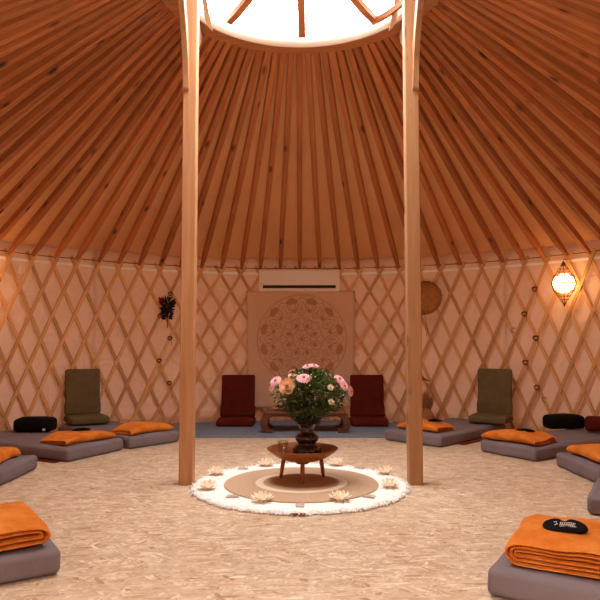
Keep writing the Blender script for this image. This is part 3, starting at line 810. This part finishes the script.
# ------------------------------------------------------------------ air conditioner
ac = thing('air_conditioner', (-.01,3.93,1.835), 0, 'long white wall air conditioner mounted above the tapestry', 'air conditioner')
bm = bmesh.new(); prism(bm, [(0,0),(.17,0),(.17,.315),(.02,.315),(0,.295),(-.012,.15)], -.57, .57)
bmesh.ops.transform(bm, matrix=Matrix(((0,1,0,0),(1,0,0,0),(0,0,1,0),(0,0,0,1))), verts=bm.verts); fixn(bm)
bmesh.ops.translate(bm, vec=(0,-.04,0), verts=bm.verts)
bmesh.ops.bevel(bm, geom=list(bm.edges), offset=.008, segments=2, affect='EDGES'); link('casing', bm, M['ac'], ac)
bm = bmesh.new(); box(bm, (0,-.046,.062), (1.03,.026,.040), .003, 1); o = link('air_outlet', bm, M['dark'], ac); o['label'] = 'dark air outlet slot'
bm = bmesh.new(); box(bm, (0,-.060,.034), (1.03,.006,.008)); link('louver', bm, M['ac'], ac)
for sx in (-.26, .02, .27):
    bm = bmesh.new(); box(bm, (sx,-.060,.050), (.02,.006,.026)); link('louver_clip', bm, M['dark'], ac)
bm = bmesh.new(); box(bm, (-.52,-.053,.10), (.05,.003,.006)); o = link('status_strip', bm, M['dark'], ac)

# ------------------------------------------------------------------ tapestry
tp = thing('mandala_tapestry', (.01,3.985,.19), 0, 'beige cloth tapestry printed with a large round mandala, hanging below the air conditioner', 'tapestry')
bm = bmesh.new(); nx, nz_ = 40, 40; F = []; B = []
for i in range(nx+1):
    for lst, off in ((F, 0), (B, .006)):
        lst.append([bm.verts.new(((i/nx-.5)*(1.50+.05*j/nz_), off - .006 + .006*nz(i*.25, j*.03, 4) , 1.66*j/nz_)) for j in range(nz_+1)])
for G in (F, B):
    for i in range(nx):
        for j in range(nz_): bm.faces.new((G[i][j], G[i+1][j], G[i+1][j+1], G[i][j+1]))
for i in range(nx):
    bm.faces.new((F[i][0], B[i][0], B[i+1][0], F[i+1][0])); bm.faces.new((F[i][nz_], F[i+1][nz_], B[i+1][nz_], B[i][nz_]))
for j in range(nz_):
    bm.faces.new((F[0][j], F[0][j+1], B[0][j+1], B[0][j])); bm.faces.new((F[nx][j], B[nx][j], B[nx][j+1], F[nx][j+1]))
fixn(bm); link('cloth', bm, M['cloth'], tp, True)
def stroke(bm, pts, w):
    L = []
    for i, p in enumerate(pts):
        a = pts[max(i-1, 0)]; b = pts[min(i+1, len(pts)-1)]; dx, dz_ = b[0]-a[0], b[1]-a[1]; l = math.hypot(dx, dz_) or 1
        ox, oz = -dz_/l*w/2, dx/l*w/2
        L.append([bm.verts.new((p[0]+s*ox, q, p[1]+s*oz)) for s in (-1, 1) for q in (-.0160, -.0145)])
    for a, b in zip(L, L[1:]):
        bm.faces.new((a[0], b[0], b[2], a[2])); bm.faces.new((a[1], a[3], b[3], b[1]))
def fill(bm, pts):
    bm.faces.new([bm.verts.new((x, -.0150, z)) for x, z in pts])
mc = (.015, .965)
def mp_(r, a): return (mc[0] + r*math.sin(a), mc[1] + r*math.cos(a))
bl = bf = bmesh.new()
NP = 12
stroke(bl, [mp_(.625 + .012*abs(math.sin(a*NP*1.5)), a) for a in [2*PI*i/240 for i in range(241)]], .009)
for r_, w in ((.30, .006), (.13, .008)): stroke(bl, [mp_(r_, 2*PI*i/96) for i in range(97)], w)
def petal(r0, r1, a0, half, w, k=1.0, pw=1.0):
    P = []
    for s in (-1, 1):
        q = [mp_(r0 + (r1-r0)*f, a0 + s*half*(math.sin(PI*f**pw)**k)) for f in [i/14 for i in range(15)]]
        P.append(q)
    stroke(bl, P[0], w); stroke(bl, P[1], w); return P
for i in range(NP):
    a0 = 2*PI*i/NP
    petal(.33, .60, a0, .20, .009, .9); petal(.37, .54, a0, .11, .006)
    petal(.40, .62, a0 + PI/NP, .15, .008, 1.2, .8)
    fill(bf, [mp_(.555 + .045*math.cos(u), a0 + PI/NP + .14*math.sin(u)) for u in [2*PI*q/16 for q in range(16)]])
    fill(bf, [mp_(.415 + .03*math.cos(u), a0 + PI/NP + .06*math.sin(u)) for u in [2*PI*q/12 for q in range(12)]])
    stroke(bl, [mp_(.40, a0), mp_(.49, a0)], .01); stroke(bl, [mp_(.44, a0-.04), mp_(.41, a0)], .007); stroke(bl, [mp_(.44, a0+.04), mp_(.41, a0)], .007)
for i in range(8):
    a0 = 2*PI*i/8 + PI/8
    petal(.13, .30, a0, .28, .008); petal(.15, .25, a0, .14, .006); petal(.20, .34, a0+PI/8, .2, .006)
    fill(bf, [mp_(.20 + .03*math.cos(u), a0 + .12*math.sin(u)) for u in [2*PI*q/12 for q in range(12)]])
for i in range(8): petal(.0, .12, 2*PI*i/8, .35, .006)
pr = link('mandala_print', bl, M['ink'], tp)

# ------------------------------------------------------------------ lanterns
def lantern(th, label):
    p = polar(3.93, th, 0)
    t = thing('globe_lantern', (p[0], p[1], 1.815), 0, label, 'lantern', 'wire globe lanterns on the lattice')
    bm = bmesh.new(); lathe(bm, [(0,-.115),(.05,-.108),(.10,-.07),(.128,0),(.10,.07),(.05,.108),(0,.115)], 24); fixn(bm); o = link('glowing_globe', bm, M['lamp'], t, True)
    def wires(name, prof, n, rad=.003):
        bm = bmesh.new()
        for k in range(n):
            a = 2*PI*k/n; tube(bm, [(r*math.cos(a), r*math.sin(a), z) for r, z in prof], rad, 4)
        for r, z in prof[1:-1]:
            if r > .03: tube(bm, [(r*math.cos(2*PI*q/20), r*math.sin(2*PI*q/20), z) for q in range(21)], rad, 4, False)
        fixn(bm); link(name, bm, M['wire'], t, True)
    wires('wire_cage', [(.085,-.12),(.115,-.085),(.142,0),(.115,.085),(.085,.12)], 10, .0055)
    wires('wire_crown', [(.085,.12),(.075,.14),(.06,.17),(.03,.21),(.008,.25),(0,.26)], 10)
    wires('wire_finial', [(.085,-.12),(.07,-.15),(.045,-.19),(.02,-.23),(.006,-.26),(0,-.275)], 10)
    bm = bmesh.new(); lathe(bm, [(0,.205),(.03,.205),(.022,.235),(.006,.262),(0,.27)], 12); fixn(bm); link('top_cap', bm, M['wire'], t, True)
    bm = bmesh.new(); lathe(bm, [(0,-.285),(.006,-.27),(.018,-.235),(0,-.225)], 12); fixn(bm); link('bottom_cap', bm, M['wire'], t, True)
    bm = bmesh.new(); q = Vector(polar(.14, th, .27)); tube(bm, [(0,0,.262), (0,0,.285), (q.x, q.y, .30)], .004, 5); fixn(bm); link('hanging_bracket', bm, M['wire'], t)
lantern(math.radians(52.4), 'glowing wire globe lantern hanging on the right lattice wall')
lantern(math.radians(-61.3), 'glowing wire globe lantern on the left lattice wall, just beyond the left picture edge')

# ------------------------------------------------------------------ things on the walls
ht = thing('straw_hat', (1.70,3.60,1.72), 0, 'round conical straw hat hanging on the lattice beside the right post', 'hat')
ax = Matrix.Rotation(math.atan2(1.70, 3.60)*-1, 4, 'Z') @ Matrix.Rotation(math.radians(78), 4, 'X')
bm = bmesh.new(); lathe(bm, [(.235,0),(.237,.006),(.15,.045),(.05,.09),(0,.105),(0,.098),(.05,.082),(.15,.038),(.235,0)], 48); fixn(bm)
bmesh.ops.transform(bm, matrix=ax, verts=bm.verts); link('cone', bm, M['straw'], ht, True)
bm = bmesh.new(); tube(bm, [ax @ Vector((.236*math.cos(2*PI*k/48), .236*math.sin(2*PI*k/48), .002)) for k in range(49)], .005, 6, False); fixn(bm); link('brim_edge', bm, M['rope'], ht, True)
bm = bmesh.new(); tube(bm, [(-.02,-.1,-.2),(.0,-.06,-.3),(.03,-.03,-.42),(.02,-.02,-.52)], .004, 5); fixn(bm); link('chin_cord', bm, M['rope'], ht)

db = thing('dried_flower_bundle', (-1.80,3.56,1.67), 0, 'dark dried flower bundle hanging upside down on the lattice left of the left post', 'dried flowers')
bm = bmesh.new()
for k in range(26):
    a = rnd.uniform(0, 2*PI); rr = rnd.uniform(.02, .085); tube(bm, [(0,0,-.36), (0,0,-.22), (rr*math.cos(a)*.5, rr*math.sin(a)*.3, -.12), (rr*math.cos(a), rr*math.sin(a)*.4-.02, -.02+rnd.uniform(-.03,.04))], .004, 4)
fixn(bm); link('stalks', bm, M['dgreen'], db)
bm = bmesh.new()
for k in range(150):
    z = rnd.uniform(-.25, .03); w = .02 + .055*(1 + z/.25); a = rnd.uniform(0, 2*PI)
    leafq(bm, Vector((w*math.cos(a), w*.4*math.sin(a)-.02, z)), Vector((math.cos(a), .3*math.sin(a), rnd.uniform(-.2,1))), Vector((0,-1,.2)), .06, .02)
tag(link('leaves', bm, M['dgreen'], db), kind='stuff')
for (x, z) in ((-.085,.0),(-.06,.03)):
    bm = bmesh.new(); bmesh.ops.create_icosphere(bm, subdivisions=2, radius=.024)
    for v in bm.verts: v.co *= 1+.25*nz(v.co.x*90, v.co.y*90, v.co.z*90)
    o = link('red_flower', bm, M['dred'], db, True); o.location = (x, -.05, z)

pb = thing('dried_grass_bouquet', (1.69,3.46,.0005), 0, 'brown dried grass bouquet standing against the lattice behind the right post', 'dried grass')
bm = bmesh.new(); lathe(bm, [(0,0),(.07,0),(.1,.05),(.095,.14),(.06,.2),(.05,.22),(.06,.24),(.05,.24),(.04,.21),(0,.2)], 24); fixn(bm); link('pot', bm, M['dried'], pb, True)
bm = bmesh.new()
for k in range(260):
    a = rnd.uniform(0, 2*PI); rr = rnd.uniform(.02, .11); h = rnd.uniform(.3, .47)
    tube(bm, [(.03*math.cos(a), .03*math.sin(a), .2), (rr*math.cos(a)*.7, rr*math.sin(a)*.6, h*.8), (rr*math.cos(a), rr*math.sin(a)*.7, h)], [.002,.003,.001], 3)
fixn(bm); tag(link('grass_plumes', bm, M['dried'], pb), kind='stuff')
bm = bmesh.new(); prism(bm, [(-.06,0),(.10,-.012),(.03,.03),(-.02,.06)], -.02, .02); fixn(bm)
o = link('wooden_wall_peg', bm, M['bowl']); o.location = (1.67,3.60,.60); tag(o, 'small dark wooden peg on the lattice above the dried grass bouquet', 'peg')
bm = bmesh.new(); tube(bm, [(0,0,0), (.002,0,-.05), (0,0,-.10)], [.003,.01,.02], 10); tube(bm, [(0,0,0),(0,.03,.06)], .002, 4); fixn(bm)
o = link('hanging_tassel', bm, M['cream'], None, True); o.location = (-3.26,2.28,2.02); tag(o, 'small pale tassel hanging on the lattice at the upper left, beside the lamp glow', 'tassel')

# ------------------------------------------------------------------ light
w = bpy.data.worlds.new('sky'); sc.world = w; t = NT(w)
out = t.n('ShaderNodeOutputWorld'); bg = t.n('ShaderNodeBackground')
tc = t.n('ShaderNodeTexCoord'); sp = t.n('ShaderNodeSeparateXYZ'); t.l(tc.outputs['Generated'], sp.inputs[0])
# sky gradient shaped for the light: bright overhead and behind, darkened entrance side cuts front fill
yy = t.n('ShaderNodeMath', _operation='MULTIPLY_ADD'); t.l(sp.outputs[1], yy.inputs[0]); yy.inputs[1].default_value = .55; t.l(sp.outputs[2], yy.inputs[2])
c = t.ramp(yy.outputs[0], [(.0, (.03,.027,.025,1)), (.12, (.10,.09,.085,1)), (.42, (.62,.61,.60,1)), (.8, (1.0,.985,.97,1))])
t.l(c, bg.inputs[0]); bg.inputs[1].default_value = 23.0; t.l(bg.outputs[0], out.inputs[0])
# portal at the skylight opening
la = bpy.data.lights.new('skylight_portal', 'AREA'); la.shape = 'DISK'; la.size = 2.04; la.cycles.is_portal = True
lo = bpy.data.objects.new('skylight_portal', la); COL.objects.link(lo); lo.location = (0,0,4.28)

sc.view_settings.view_transform = 'Standard'; sc.view_settings.look = 'None'; sc.view_settings.gamma = 1
sc.view_settings.use_curve_mapping = False; sc.view_settings.exposure = 0.08
sc.cycles.max_bounces = 8; sc.cycles.diffuse_bounces = 5; sc.cycles.use_denoising = True

cam = bpy.data.cameras.new('camera'); co = bpy.data.objects.new('camera', cam); COL.objects.link(co)
cam.lens = 38.4; cam.sensor_width = 36; cam.clip_start = .05
co.location = (0,-5.13,1.16); co.rotation_euler = (PI/2 + math.atan(39/640), 0, 0)
sc.camera = co
